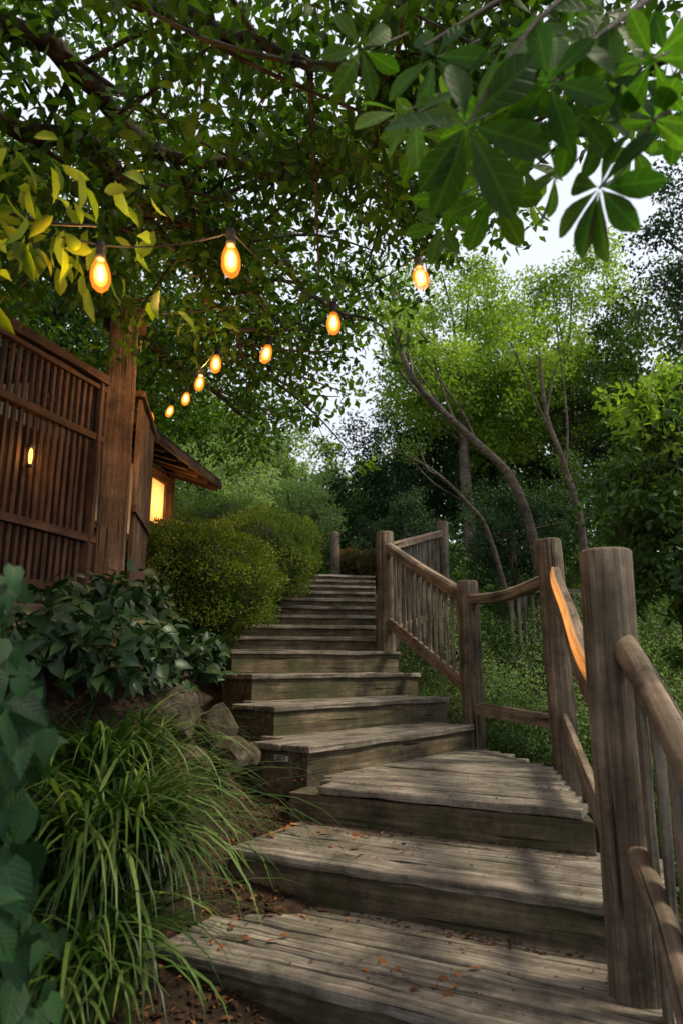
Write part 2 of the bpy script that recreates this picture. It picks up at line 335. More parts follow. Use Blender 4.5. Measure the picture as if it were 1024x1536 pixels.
for k in range(8,17):
    i=k-8; z=.17+.168*(k-7); yR=8.05+i*.6; yL=yR-.3; xR=.40+.03*i; xL=-1.32+.10*i
    a=A(xL,yL);b=A(xR,yR);e=(b-a)/np.linalg.norm(b-a);n=A(-e[1],e[0])
    risers.prism([a+n*.03,b+n*.03,b+n*.75,a+n*.75],z-.34,z-.045,e)
    for j in range(2):
        s=n*(.3*(j+.5)); treads.beam((*(a+s),z-.022),(*(b+s),z-.022),.292,.045,side=(n[0],n[1],0),jit=.003)
treads.build('treads',[M_step],stairs,bevel=.008); risers.build('risers',[M_riser],stairs,bevel=.006)
a4=A(*up[4][0]);b4=A(*up[4][1]);e4=(b4-a4)/np.linalg.norm(b4-a4);n4=A(-e4[1],e4[0])
pl=HB(); c=a4+n4*.24-e4*-.012; pl.beam((*(c-n4*.06),Zt[4]-.085),(*(c+n4*.06),Zt[4]-.085),.012,.036,side=(e4[0],e4[1],0),jit=0)
pl.build('label_plate',[M_metal],stairs)
tc=bpy.data.curves.new('label_text','FONT'); tc.body='2EC5'; tc.size=.036; tc.extrude=.001; tc.align_x='CENTER'; tc.align_y='CENTER'
to=bpy.data.objects.new('label_text',tc); scene.collection.objects.link(to); tc.materials.append(M_black); to.parent=stairs
q=c-e4*.0085; to.location=(q[0],q[1],Zt[4]-.085)
to.rotation_euler=(math.pi/2,0,math.atan2(-n4[1],-n4[0]))
# ------------------------------------------------------------------ railing
def post(hb,x,y,z0,z1,r,lean=(0,0),n=22):
    zs=np.linspace(z0,z1,14); P=[(x+lean[0]*(z-z0)/(z1-z0),y+lean[1]*(z-z0)/(z1-z0),z) for z in zs]
    P.append((P[-1][0],P[-1][1],z1+.012)); rr=[r]*14+[r*.9]; hb.log(P,rr,n=n,irr=.08)
rail=empty('wooden_railing')
ps=HB()
post(ps,1.0,2.6,-1.5,.43,.092,lean=(.015,.01)); post(ps,1.62,5.2,-1.2,.95,.096,lean=(-.02,0)); post(ps,1.17,6.25,-1.1,.76,.10,lean=(-.02,.02)); post(ps,.52,8.0,-.3,1.56,.10)
post(ps,1.42,9.5,-.3,2.0,.09); 
ps.build('posts',[M_post],rail,smooth=True)
rl=HB()
rl.rail(smooth_path([(.55,7.95,1.38),(.85,7.1,.985),(1.15,6.28,.62)],5),.09,.11); rl.rail(smooth_path([(.55,7.95,.50),(1.15,6.28,-.20)],5),.06,.12)
rl.rail(smooth_path([(1.17,6.2,.60),(1.38,5.73,.59),(1.6,5.26,.67)],4),.09,.085); rl.rail(smooth_path([(1.17,6.2,-.35),(1.6,5.26,-.40)],4),.05,.10)
RP=[(1.62,5.14,.66),(1.49,4.7,.52),(1.32,4.0,.28),(1.11,3.2,.02),(1.01,2.70,-.12)]
rl.rail(smooth_path(RP,5),.08,.17)
rl.rail(smooth_path([(1.60,5.1,-.38),(1.20,3.6,-.48),(.99,2.72,-.60)],5),.05,.11)
rl.rail(smooth_path([(.55,8.05,1.40),(1.4,9.45,1.84)],4),.07,.09); rl.rail(smooth_path([(.55,8.05,.40),(1.4,9.45,.75)],4),.05,.09)
rl.build('rails',[M_rail],rail)
r2=HB(); r2.log(smooth_path([(1.05,2.62,.11),(1.0,2.3,-.06),(.94,1.95,-.26),(.86,1.5,-.53),(.8,1.1,-.76)],6),.046,n=16)
r2.log(smooth_path([(1.0,2.5,-.62),(.95,2.2,-.78),(.88,1.9,-1.0),(.8,1.6,-1.25)],6),.04,n=14)
r2.build('log_rails',[M_rail],rail,smooth=True)
bl=HB()
def balus(p0,p1,z0a,z1a,z0b,z1b,cnt,w=.035):
    for i in range(cnt):
        t=(i+1)/(cnt+1); x=p0[0]*(1-t)+p1[0]*t; y=p0[1]*(1-t)+p1[1]*t
        bl.beam((x,y,z0a*(1-t)+z0b*t),(x+rng.normal()*.004,y,z1a*(1-t)+z1b*t),w,.028,n=4,jit=.003)
balus((.57,7.95),(1.13,6.3),.46,1.36,-.22,.60,13)
balus((.57,8.08),(1.38,9.42),.1,1.38,.4,1.82,15)
for (x,y,zt) in ((1.01,2.43,-.02),(1.0,2.30,-.08),(.985,2.16,-.15),(.955,2.02,-.24),(.93,1.88,-.32)):
    bl.beam((x+.01,y,-1.45),(x+.01,y,zt),.075,.025,side=(.25,.97,0),n=6,jit=.004)
bl.build('balusters',[M_balu],rail,bevel=.004)
far=empty('garden_railing'); fb=HB()
for t in np.linspace(0,1,12): fb.beam((2.2+1.1*t,8.9+.3*t,-.3),(2.2+1.1*t,8.9+.3*t,.95),.04,.03,n=3)
fb.beam((2.15,8.87,.98),(3.35,9.22,.98),.08,.07,n=4); fb.beam((2.15,8.87,.1),(3.35,9.22,.1),.06,.07,n=4)
fb.build('slats_and_rails',[M_balu],far,bevel=.005)
tp=HB(); post(tp,-.12,13.3,1.0,2.6,.09); tp.build('bollard_post',[M_post],smooth=True)
# ------------------------------------------------------------------ lattice fence + gate post
fence=empty('lattice_fence'); f=HB()
P0=A(-1.78,4.98);P1=A(-2.72,2.28);fd=nrm(P1-P0);fn=A(-fd[1],fd[0])
def fp(t,z,o=0): q=P0+fd*t+fn*o; return (q[0],q[1],z)
Lf=2.86
for z,h,w in ((2.13,.075,.11),(2.055,.04,.07),(1.66,.05,.07),(.90,.055,.08),(.52,.06,.08),(.40,.12,.1)): f.beam(fp(.1,z),fp(Lf,z),w,h)
f.beam(fp(.16,.35,.0),fp(.16,2.09,.0),.08,.07)
t=.25
while t<Lf:
    f.beam(fp(t,.45),fp(t,2.08),.03,.022,n=2,side=(fd[0],fd[1],0)); t+=.062
f.build('frame_and_slats',[M_fence],fence,bevel=.003)
bk=HB()
t=.1
while t<Lf: 
    bk.beam(fp(t,.3,-.2),fp(t,1.62,-.2),.14,.02,n=2,side=(fd[0],fd[1],0)); t+=.145
bk.build('back_boards',[M_fence],fence)
gate=empty('gate_post'); gp=HB()
gp.beam((-1.72,5.05,.2),(-1.76,5.08,2.72),.22,.22,side=(1,.3,0),n=8,jit=.003)
gp.beam((-1.76,5.08,2.72),(-1.76,5.08,2.80),.34,.34,side=(1,.3,0),n=1)
gp.beam((-1.76,5.08,2.80),(-1.76,5.08,2.90),.27,.27,side=(1,.3,0),n=1)
gp.build('post_and_cap',[M_gate],gate,bevel=.01)
wp=HB()
for i in range(5):
    t=(i+.5)/5; x=-1.63-.14*t; y=5.2+.9*t
    wp.beam((x,y,.2),(x,y,2.12-.02*(i%2)),.175,.03,side=(-.14,.9,0),n=5,jit=.002)
wp.beam((-1.62,5.15,2.15),(-1.78,6.15,2.15),.08,.05); wp.beam((-1.60,5.15,1.2),(-1.75,6.12,1.2),.03,.06)
wp.build('board_fence_panel',[M_gate],bevel=.004)
lb=HB(); P=smooth_path([(-2.3,3.2,.33),(-1.9,3.9,.32),(-1.6,4.6,.33)],5); lb.log(P,.05); lb.build('edging_log',[M_post],smooth=True)
# ------------------------------------------------------------------ house
house=empty('wooden_house')
O=A(-1.7,8.8);uu=nrm(A(-.16,-.987));vv=nrm(A(-.987,.16))
def hp(u,v,z): q=O+uu*u+vv*v; return (q[0],q[1],z)
def hbox(hb,u0,u1,v0,v1,z0,z1,mi=0):
    hb.prism([hp(u0,v0,0)[:2],hp(u0,v1,0)[:2],hp(u1,v1,0)[:2],hp(u1,v0,0)[:2]],z0,z1,uu,mi)
w=HB(); hbox(w,.25,3.2,.55,4.0,.3,2.5); w.build('walls',[M_plaster],house)
w=HB()
for u in (.22,.95,1.75,2.5): w.beam(hp(u,.52,.2),hp(u,.52,2.5),.1,.1,side=(uu[0],uu[1],0))
for z in (.6,1.42,2.36): w.beam(hp(.2,.515,z),hp(3.2,.515,z),.07,.08)
for u in np.arange(.3,3.2,.17): w.beam(hp(u,.53,.3),hp(u,.53,1.40),.155,.03,side=(uu[0],uu[1],0),n=2)
w.build('frame',[M_fence],house,bevel=.004)
w=HB()
def slab(v0,z0,v1,z1,u0,u1,th):
    pts=[hp(u0,v0,z0),hp(u1,v0,z0),hp(u1,v1,z1),hp(u0,v1,z1)]; V=[A(*p) for p in pts]+[A(*p)+A(0,0,th) for p in pts]
    w.add(V,[[0,1,2,3],[7,6,5,4],[0,4,5,1],[1,5,6,2],[2,6,7,3],[3,7,4,0]],[v*1.0 for v in V])
slab(0,2.40,2.1,3.15,-.25,3.4,.07); slab(4.4,2.40,2.12,3.15,-.25,3.4,.07)
for i in range(9): 
    v=i*.23; z=2.475+v*.357; w.beam(hp(-.27,v+.12,z+.03),hp(3.42,v+.12,z+.03),.24,.02,n=3)
w.build('roof',[M_roof],house)
w=HB()
for u in np.arange(-.2,3.4,.35): w.beam(hp(u,.02,2.365),hp(u,1.3,2.80),.05,.06,n=2)
w.beam(hp(-.25,-.01,2.42),hp(3.4,-.01,2.42),.03,.1)
w.build('rafters',[M_fence],house)
def lathe(prof,c,n=16,tilt=(0,0)):
    th=np.linspace(0,2*np.pi,n,endpoint=False); V=[];F=[]
    for (r,z) in prof:
        for a in th: V.append((c[0]+r*math.cos(a)+tilt[0]*z,c[1]+r*math.sin(a)+tilt[1]*z,c[2]+z))
    for i in range(len(prof)-1):
        for j in range(n): a=i*n+j;b=i*n+(j+1)%n; F.append([a,b,b+n,a+n])
    return V,F
m,nt,N,L=newmat('lamp_paper'); g_=N.new('ShaderNodeNewGeometry'); vd=N.new('ShaderNodeVectorMath'); vd.operation='DISTANCE'; vd.inputs[1].default_value=hp(.64,.5,2.0); L.new(g_.outputs['Position'],vd.inputs[0])
mr=N.new('ShaderNodeMapRange'); mr.inputs[1].default_value=0; mr.inputs[2].default_value=.36; mr.inputs[3].default_value=4.6; mr.inputs[4].default_value=.8; L.new(vd.outputs['Value'],mr.inputs[0])
em=N.new('ShaderNodeEmission'); em.inputs[0].default_value=(1,.36,.08,1); L.new(mr.outputs[0],em.inputs[1]); oo=N.new('ShaderNodeOutputMaterial'); L.new(em.outputs[0],oo.inputs[0])
w=HB(); hbox(w,.42,.86,.50,.545,1.72,2.28); w.build('lit_window',[m],house,bevel=.01)
w=HB()
for u in (.42,.86): w.beam(hp(u,.49,1.70),hp(u,.49,2.30),.03,.03,side=(uu[0],uu[1],0),n=1)
for z in (1.71,2.29): w.beam(hp(.40,.49,z),hp(.88,.49,z),.03,.03,n=1)
w.build('window_frame',[M_fence],house)
# ------------------------------------------------------------------ lights
def point(name,loc,en,col=(1,.5,.16),r=.03,parent=None):
    l=bpy.data.lights.new(name,'POINT'); l.energy=en; l.color=col; l.shadow_soft_size=r
    o=bpy.data.objects.new(name,l); o.location=loc; scene.collection.objects.link(o)
    if parent: o.parent=parent
sl_e=empty('string_lights')
B=[(-.88,2.24,1.41),(-.42,2.32,1.52),(.346,2.70,1.68),(-.042,3.29,1.78),(-.46,3.88,1.89),(-.826,4.17,1.96),(-1.077,4.85,2.12),(-1.34,5.53,2.27),(-1.65,6.21,2.42),(-1.95,6.6,2.50)]
gl=HB();g2=HB();g3=HB();fi=HB();so=HB();cb=HB()
pf=[(.001,-.068),(.014,-.066),(.027,-.053),(.034,-.030),(.034,-.008),(.029,.014),(.020,.034),(.014,.046)]
for bi,b in enumerate(B):
    ti=rng.normal(size=2)*.12
    for hb,s in ((gl,1.08),(g2,.76),(g3,.52)):
        V,F=lathe([(r*s,z*s-.004*(1-s)) for r,z in pf],b,tilt=ti); hb.add(V,F,np.zeros((len(V),3)))
    V,F=lathe([(.001,-.034),(.005,-.028),(.007,-.005),(.006,.016),(.001,.022)],b,n=10,tilt=ti); fi.add(V,F,np.zeros((len(V),3)))
    V,F=lathe([(.001,.044),(.017,.045),(.019,.06),(.017,.085),(.020,.09),(.019,.105),(.008,.11),(.001,.112)],b,n=14,tilt=ti); so.add(V,F,np.zeros((len(V),3)))
order=[B[2],B[3],B[4],B[5],B[6],B[7],B[8],B[9]]
def cable(p,q,sag):
    p=A(*p)+A(0,0,.11);q=A(*q)+A(0,0,.11); ts=np.linspace(0,1,9); cb.log([p*(1-t)+q*t-A(0,0,sag*4*t*(1-t)) for t in ts],.0035,n=6)
for a,b in zip(order[:-1],order[1:]): cable(a,b,.02)
cable(B[0],B[1],.03); cable(B[1],B[3],.06); cable((-2.2,2.6,2.0),B[0],.03); cable(B[2],(1.3,2.2,2.3),.05)
gl.build('bulb_glass',[glass_glow('bulb_glass',(1,.27,.02),2.4,.28)],sl_e,smooth=True)
g2.build('bulb_glow',[glass_glow('bulb_glow',(1,.38,.06),5.0,.28)],sl_e,smooth=True)
g3.build('bulb_core',[glass_glow('bulb_core',(1,.60,.19),8.0,.38)],sl_e,smooth=True)
fi.build('filaments',[emit_mat('filament',(1,.78,.42),18)],sl_e,smooth=True)
so.build('sockets',[M_black],sl_e,smooth=True); cb.build('cable',[M_black],sl_e)
for i,en in ((0,28),(1,26),(2,16),(6,75)): point('bulb_light',B[i],en,parent=sl_e)
# emissive band painting warm light onto the wood of the handrail's upper inner edge
m,nt,N,L=newmat('painted_rail_glow'); at=N.new('ShaderNodeAttribute'); at.attribute_name='lc'
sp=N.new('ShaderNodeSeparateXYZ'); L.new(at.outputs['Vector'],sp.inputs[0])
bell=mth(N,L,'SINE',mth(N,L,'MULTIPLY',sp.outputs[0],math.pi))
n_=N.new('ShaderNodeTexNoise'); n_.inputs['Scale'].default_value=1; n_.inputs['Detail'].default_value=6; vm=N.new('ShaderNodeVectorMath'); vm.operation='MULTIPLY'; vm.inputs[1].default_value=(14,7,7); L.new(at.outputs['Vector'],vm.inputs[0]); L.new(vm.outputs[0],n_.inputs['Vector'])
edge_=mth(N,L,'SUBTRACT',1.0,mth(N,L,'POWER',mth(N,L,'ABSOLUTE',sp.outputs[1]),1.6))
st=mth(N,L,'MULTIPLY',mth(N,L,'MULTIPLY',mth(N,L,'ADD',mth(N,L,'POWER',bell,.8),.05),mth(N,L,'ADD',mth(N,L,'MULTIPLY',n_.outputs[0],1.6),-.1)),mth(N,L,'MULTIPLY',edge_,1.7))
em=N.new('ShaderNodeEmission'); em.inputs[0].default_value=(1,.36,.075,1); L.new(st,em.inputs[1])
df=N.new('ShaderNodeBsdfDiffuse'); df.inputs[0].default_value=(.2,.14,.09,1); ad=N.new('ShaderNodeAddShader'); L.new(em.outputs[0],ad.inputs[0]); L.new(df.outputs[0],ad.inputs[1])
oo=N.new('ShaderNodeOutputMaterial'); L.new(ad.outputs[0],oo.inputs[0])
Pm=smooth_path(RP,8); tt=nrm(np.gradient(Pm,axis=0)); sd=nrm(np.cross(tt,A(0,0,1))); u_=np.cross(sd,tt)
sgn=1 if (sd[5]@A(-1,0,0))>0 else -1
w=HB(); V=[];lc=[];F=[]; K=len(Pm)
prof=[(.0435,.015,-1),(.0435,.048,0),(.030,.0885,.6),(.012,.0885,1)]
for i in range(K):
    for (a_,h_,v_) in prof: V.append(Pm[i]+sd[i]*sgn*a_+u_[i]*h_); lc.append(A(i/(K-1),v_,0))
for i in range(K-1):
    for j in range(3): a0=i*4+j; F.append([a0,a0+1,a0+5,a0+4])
w.add(V,F,lc); w.build('rail_glow_band',[m],rail)
fl_=empty('fence_lantern'); w=HB(); q=fp(.80,1.33,.045)
V,F=lathe([(.001,-.06),(.010,-.05),(.014,0),(.010,.04),(.001,.05)],q,n=10); w.add(V,F,np.zeros((len(V),3))); w.build('glow',[emit_mat('fence_lamp',(1,.45,.1),3.5)],fl_)
w=HB(); V,F=lathe([(.001,.05),(.025,.05),(.025,.07),(.001,.08)],q,n=10); w.add(V,F,np.zeros((len(V),3))); V,F=lathe([(.001,-.08),(.02,-.075),(.02,-.06),(.001,-.055)],q,n=10); w.add(V,F,np.zeros((len(V),3))); w.build('cap',[M_black],fl_)
point('fence_light',(q[0]+.06,q[1]-.02,q[2]),1.8,parent=fl_,r=.02)
point('house_light',hp(.64,.2,1.95),14,parent=house,r=.06)
# ------------------------------------------------------------------ rocks
def rock(name,c,r,seed):
    rg=np.random.default_rng(seed); import bmesh
    bm=bmesh.new(); bmesh.ops.create_icosphere(bm,subdivisions=4,radius=1)
    pl=nrm(rg.normal(size=(14,3))); dd=.5+.35*rg.random(14)
    for v in bm.verts:
        p=A(*v.co)
        for q,d in zip(pl,dd):
            s=p@q
            if s>d: p=p-q*(s-d)*.95
        p=p*(1+.03*math.sin(p[0]*9+seed)+.025*math.sin(p[1]*13+p[2]*7)); v.co=Vector((c[0]+p[0]*r[0],c[1]+p[1]*r[1],c[2]+p[2]*r[2]))
    me=bpy.data.meshes.new(name); bm.to_mesh(me); bm.free(); me.materials.append(M_rock)
    o=bpy.data.objects.new(name,me); scene.collection.objects.link(o)
for i,(c,r) in enumerate([((-1.06,4.25,-.27),(.29,.24,.22)),((-.75,4.40,-.34),(.12,.13,.18)),((-.68,4.35,-.53),(.17,.14,.12)),((-1.4,4.1,-.35),(.25,.2,.2)),((-.9,4.10,-.55),(.16,.12,.12)),((-1.3,5.5,-.05),(.2,.3,.15)),((-.62,4.75,-.58),(.1,.12,.1))]): rock('rock',c,r,i+3)
# ------------------------------------------------------------------ vegetation
def ico(c,r,mat,n=3,seed=0):
    import bmesh
    bm=bmesh.new(); bmesh.ops.create_icosphere(bm,subdivisions=n,radius=1)
    V=np.array([v.co[:] for v in bm.verts]);F=np.array([[v.index for v in f.verts] for f in bm.faces]); bm.free()
    V=V*(1+.07*np.sin(V[:,[0]]*6+seed)+.05*np.sin(V[:,[2]]*7)); return V*A(*r)+A(*c),F,np.full(len(V),.05),mat
def hedge(name,balls,mat,L=.034,dens=26000):
    parts=[]
    for (c,r) in balls:
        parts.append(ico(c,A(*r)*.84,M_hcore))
        n=int(dens*(r[0]*r[2])/.36); d=rv(n); lump=1+.07*np.sin(d[:,0]*9+c[0]*5)+.06*np.sin(d[:,2]*11+c[1])+.06*np.sin(d[:,1]*13)+.03*np.sin(d[:,0]*31+d[:,2]*27)
        rr=(.84+.19*rng.random(n)**.8+.07*(rng.random(n)<.05))*lump
        P=A(*c)+d*rr[:,None]*A(*r); a=nrm(d*.8+rv(n)*.8+A(0,0,.35)); nn=nrm(rv(n)+d*.6+A(0,0,.4))
        patch=.5+.5*np.sin(P[:,0]*7+P[:,2]*5)*np.sin(P[:,1]*6-P[:,2]*4)
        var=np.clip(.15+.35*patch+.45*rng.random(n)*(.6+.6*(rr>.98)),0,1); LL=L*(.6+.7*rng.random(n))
        V,F,v=leaves(P,a,nn,LL,LL*.5,var); parts.append((V,F,v,mat))
    return tri_object(name,parts)
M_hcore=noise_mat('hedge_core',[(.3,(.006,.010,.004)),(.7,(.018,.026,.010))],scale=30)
hedge('round_hedge',[((-1.38,7.0,.82),(.68,.66,.62)),((-1.85,7.2,1.0),(.5,.5,.5))],L_hedge)
hedge('round_hedge',[((-1.12,9.2,1.45),(.72,1.0,.62)),((-.85,10.4,1.75),(.55,.9,.52))],L_hedge,dens=20000)
hedge('round_hedge',[((-2.2,9.0,1.5),(.7,.5,.5)),((-1.9,10.6,2.0),(.8,.8,.6))],L_mid,dens=15000)
hedge('bronze_shrub',[((.22,13.7,2.0),(.45,.4,.36)),((.75,13.3,1.9),(.4,.4,.35))],L_red,dens=9000,L=.05)
hedge('clipped_shrub',[((.5,15,2.7),(.6,.5,.5))],L_dark,dens=9000,L=.05)
def tree(name,trunk,tr,crowns,bark,seed=0,extra=None,limbs=6):
    parts=[]; P=smooth_path(trunk,5); rad=np.interp(np.linspace(0,1,len(P)),[0,1],tr); parts.append(tube(P,rad,9,bark))
    for cr in crowns:
        mat=cr.pop('mat'); c=cr.pop('c'); r=cr.pop('r'); k=cr.pop('k'); q=cr.pop('cr'); per=cr.pop('per'); L=cr.pop('L')
        pt,C=crown(c,r,k,q,per,L,mat,**cr); parts.append(pt)
        for j in range(limbs):
            tgt=C[rng.integers(len(C))]; s=P[int(len(P)*(.45+.5*rng.random()))]; mid=(s+tgt)/2+A(0,0,-.1*np.linalg.norm(tgt-s))+rv(1)[0]*.15
            pp=smooth_path([s,mid,tgt],5); parts.append(tube(pp,np.linspace(tr[1]*.8,.012,len(pp)),6,bark))
    if extra: parts+=extra
    return tri_object(name,parts)
def C_(mat,c,r,k,cr,per,L,**kw): return dict(mat=mat,c=c,r=r,k=k,cr=cr,per=per,L=L,**kw)
def gz(x,y): return float(hgt(x,y))-.1
tree('maple_tree',[(2.9,15,gz(2.9,15)),(2.8,15,5),(2.7,15,7.6)],(.16,.05),[C_(L_bright,(2.6,15,7.5),(2.1,1.9,2.2),150,.42,110,.10),C_(L_bright,(1.6,14.6,6.3),(1.1,1.1,1.2),60,.38,90,.10)],M_bark2)
tree('maple_tree',[(5.6,16,gz(5.6,16)),(5.7,16,5),(5.6,16,8)],(.18,.05),[C_(L_bright,(5.4,16,8.0),(2.2,2,2.2),170,.42,110,.105),C_(L_bright,(4.2,15.2,6.0),(1.5,1.4,1.5),90,.42,90,.105)],M_bark2)
tree('maple_tree',[(7.8,15,gz(7.8,15)),(7.8,15,5),(7.6,15,7)],(.18,.05),[C_(L_mid,(7.4,15,6.4),(2.2,2,2.4),190,.45,90,.12)],M_bark)
tree('oak_tree',[(5.6,8.6,gz(5.6,8.6)),(5.5,8.8,3),(5.6,9,6)],(.16,.06),[C_(L_dark,(5.85,9,6.6),(1.25,1.3,2.0),130,.32,100,.075),C_(L_dark,(5.6,8.8,4.4),(1.0,1.1,1.0),50,.3,100,.075)],M_bark)
tree('yew_tree',[(1.5,17,gz(1.5,17)),(1.5,17,4),(1.5,17,6)],(.2,.06),[C_(L_dark,(1.5,17,4.8),(1.9,1.6,2.1),200,.42,100,.10)],M_bark)
tree('yew_tree',[(4,17.5,gz(4,17.5)),(4,17.5,4),(4,17.5,6)],(.2,.06),[C_(L_mid,(4.0,18,5.0),(2.1,1.6,2.4),200,.45,100,.11)],M_bark)
tree('yew_tree',[(7,18,gz(7,18)),(7,18,4),(7,18,6)],(.2,.06),[C_(L_dark,(7.3,18,5.2),(2.6,1.6,2.8),220,.45,100,.12)],M_bark)
tree('yew_tree',[(.1,20,gz(.1,20)),(.1,20,4),(.1,20,5.4)],(.2,.06),[C_(L_mid,(.4,20.5,4.4),(1.5,1.6,1.5),120,.42,100,.12)],M_bark)
tree('birch_tree',[(-1.6,19,gz(-1.6,19)),(-1.7,19,4),(-1.7,19,6)],(.15,.04),[C_(L_pale,(-1.7,18.5,4.9),(1.6,1.4,2.1),150,.4,110,.12)],M_bark2)
tree('birch_tree',[(-3.6,18,gz(-3.6,18)),(-3.6,18,4),(-3.6,18,6)],(.15,.04),[C_(L_pale,(-3.5,17.5,5.2),(1.7,1.4,2.3),140,.4,110,.12)],M_bark2)
tree('laurel_tree',[(-.9,14.8,gz(-.9,14.8)),(-.9,14.8,3),(-.9,14.8,3.6)],(.08,.04),[C_(L_pale,(-1.0,15,3.2),(1.1,.9,.95),90,.3,100,.07)],M_bark)
tree('laurel_tree',[(-2.7,13,gz(-2.7,13)),(-2.7,13,3),(-2.7,13,4)],(.1,.04),[C_(L_pale,(-2.7,13,3.3),(1.2,1,1.2),120,.3,100,.07)],M_bark)
tree('oak_tree',[(-5,12,gz(-5,12)),(-5,12,4),(-5,12,6)],(.2,.06),[C_(L_canopy,(-4.8,12,5.6),(2.2,2,2.4),200,.42,110,.10)],M_bark)
tree('oak_tree',[(-4.6,7.4,gz(-4.6,7.4)),(-4.5,7.4,3),(-4.4,7.4,5)],(.18,.06),[C_(L_dark,(-4.0,7.6,4.3),(2.0,2.0,1.4),150,.36,100,.085)],M_bark)
tree('camellia_shrub',[(2.9,11,gz(2.9,11)),(2.8,11,1.5),(2.8,11,2.2)],(.08,.03),[C_(L_dark,(2.85,11.2,2.2),(1.05,.9,1.0),150,.22,110,.055)],M_bark)
tree('camellia_shrub',[(4.6,11.5,gz(4.6,11.5)),(4.6,11.5,1.5),(4.6,11.5,2.2)],(.08,.03),[C_(L_mid,(4.7,11.8,2.4),(1.1,.9,1.5),150,.25,100,.06)],M_bark)
tree('camellia_shrub',[(1.2,12.6,gz(1.2,12.6)),(1.2,12.6,2),(1.2,12.6,2.6)],(.08,.03),[C_(L_dark,(1.3,13,2.3),(1.0,.8,1.0),130,.22,100,.055)],M_bark)
tree('laurel_shrub',[(3.1,6.2,gz(3.1,6.2)),(3.1,6.2,1),(3.05,6.2,1.9)],(.07,.03),[C_(L_mid,(3.25,6.3,1.35),(.95,.8,1.25),190,.2,56,.085,T=T_H,wl=.5),C_(L_bright,(2.95,5.9,2.35),(.5,.4,.45),28,.16,40,.085,T=T_H,wl=.5)],M_bark)
tree('laurel_shrub',[(3.0,4.6,gz(3.0,4.6)),(3.0,4.6,0),(3.0,4.6,.5)],(.05,.03),[C_(L_dark,(3.0,4.7,.3),(.75,.7,.75),90,.18,60,.08,T=T_H,wl=.5)],M_bark)
lt=[]
for c,r in (((.9,9.2,4.9),.55),((1.5,9.0,4.3),.4),((.7,9.4,5.6),.5)):
    lt.append(C_(L_bright,c,(r,r,r*.8),20,.2,40,.06))
tree('leaning_tree',[(2.75,9,gz(2.75,9)),(2.62,9,1.3),(2.34,9,2.46),(1.74,9,3.15),(1.02,9,3.96),(.75,9,4.9),(.8,9,5.6)],(.085,.02),lt,M_bark2,limbs=3)
tree('leaning_tree',[(3.1,8.5,gz(3.1,8.5)),(3.05,8.5,1.65),(2.9,8.5,2.5),(2.7,8.5,3.25),(2.66,8.5,4.2)],(.055,.02),[C_(L_bright,(2.7,8.6,4.3),(.6,.5,.6),26,.2,40,.06)],M_bark2,limbs=3)
tree('leaning_tree',[(2.6,10,gz(2.6,10)),(2.2,10,1.9),(1.9,10,2.4),(1.35,10,2.95),(.75,10,3.25)],(.04,.014),[C_(L_mid,(.9,10,3.3),(.4,.4,.3),12,.18,30,.06)],M_bark2,limbs=2)
parts=[];
C=[];
for i in range(420):
    x=rng.uniform(-26,30); y=rng.uniform(24,38); zb=float(hgt(x,y)); C.append((x,y,zb+rng.random()**.7*np.interp(x,[-30,-6,-2,1,4,30],[11,8,2.6,2.8,7,10])))
parts.append(clump_leaves(np.array(C),1.5,130,.34,L_mid,flat=.9))
for i in range(26):
    x=rng.uniform(-26,30); y=rng.uniform(25,37)
    if -3<x<2: continue
    zb=gz(x,y); parts.append(tube([(x,y,zb),(x,y,zb+3),(x+.3,y,zb+7)],[.2,.15,.08],7,M_bark))
tri_object('distant_trees',parts)
# ---- overhanging canopy tree
parts=[]
limbs=[[(-3.3,1.9,float(hgt(-3.3,1.9))-.2),(-3.2,2.0,1.5),(-2.9,2.2,2.5)],
 [(-2.9,2.2,2.5),(-2.2,2.4,2.80),(-1.39,2.68,2.88),(-1.07,3.3,2.85),(-.66,3.56,2.95),(.0,3.8,3.1),(.5,4.1,3.3)],
 [(-2.9,2.2,2.5),(-2.0,2.7,2.6),(-1.27,3.07,2.62),(-1.22,3.47,2.66),(-.91,3.86,2.75),(-.45,4.44,2.88),(-.17,4.88,2.82),(.1,5.3,2.85)],
 [(-2.0,2.4,2.85),(-1.2,2.3,2.8),(-.4,2.5,2.7),(.4,2.7,2.65),(1.2,2.8,2.75)],
 [(-2.9,2.2,2.5),(-2.7,3.6,3.2),(-2.2,5,3.1),(-1.6,6.4,2.95),(-1.1,7.8,2.9)],
 [(-1.22,3.47,2.66),(-1.1,4.3,2.75),(-.9,5.4,2.85),(-.7,6.4,2.85)]]
rads=[(.2,.15),(.075,.015),(.06,.012),(.045,.01),(.09,.02),(.035,.01)]
ends=[]
for l,r in zip(limbs,rads):
    P=smooth_path(l,6); P[1:-1]+=rng.normal(size=(len(P)-2,3))*.02; parts.append(tube(P,np.linspace(r[0],r[1],len(P)),8,M_bark))
    if l is limbs[0]: continue
    for q in range(20):
        s=P[rng.integers(4,len(P))]; d=nrm(rng.normal(size=3)*A(1,1,.3)+A(.35,.3,.0)); Ln=rng.uniform(.4,1.3); m_=s+d*Ln*.5+A(0,0,rng.normal()*.07); e_=s+d*Ln+A(0,0,-.05)
        pp=smooth_path([s,m_,e_],4); parts.append(tube(pp,np.linspace(.016,.004,len(pp)),5,M_bark)); ends.append(e_); ends.append(m_)
        for z in range(2):
            f_=m_+nrm(rng.normal(size=3)*A(1,1,.4))*.35; parts.append(tube([m_,(m_+f_)/2+rv(1)[0]*.02,f_],[.006,.004,.002],4,M_bark)); ends.append(f_)
C=[]
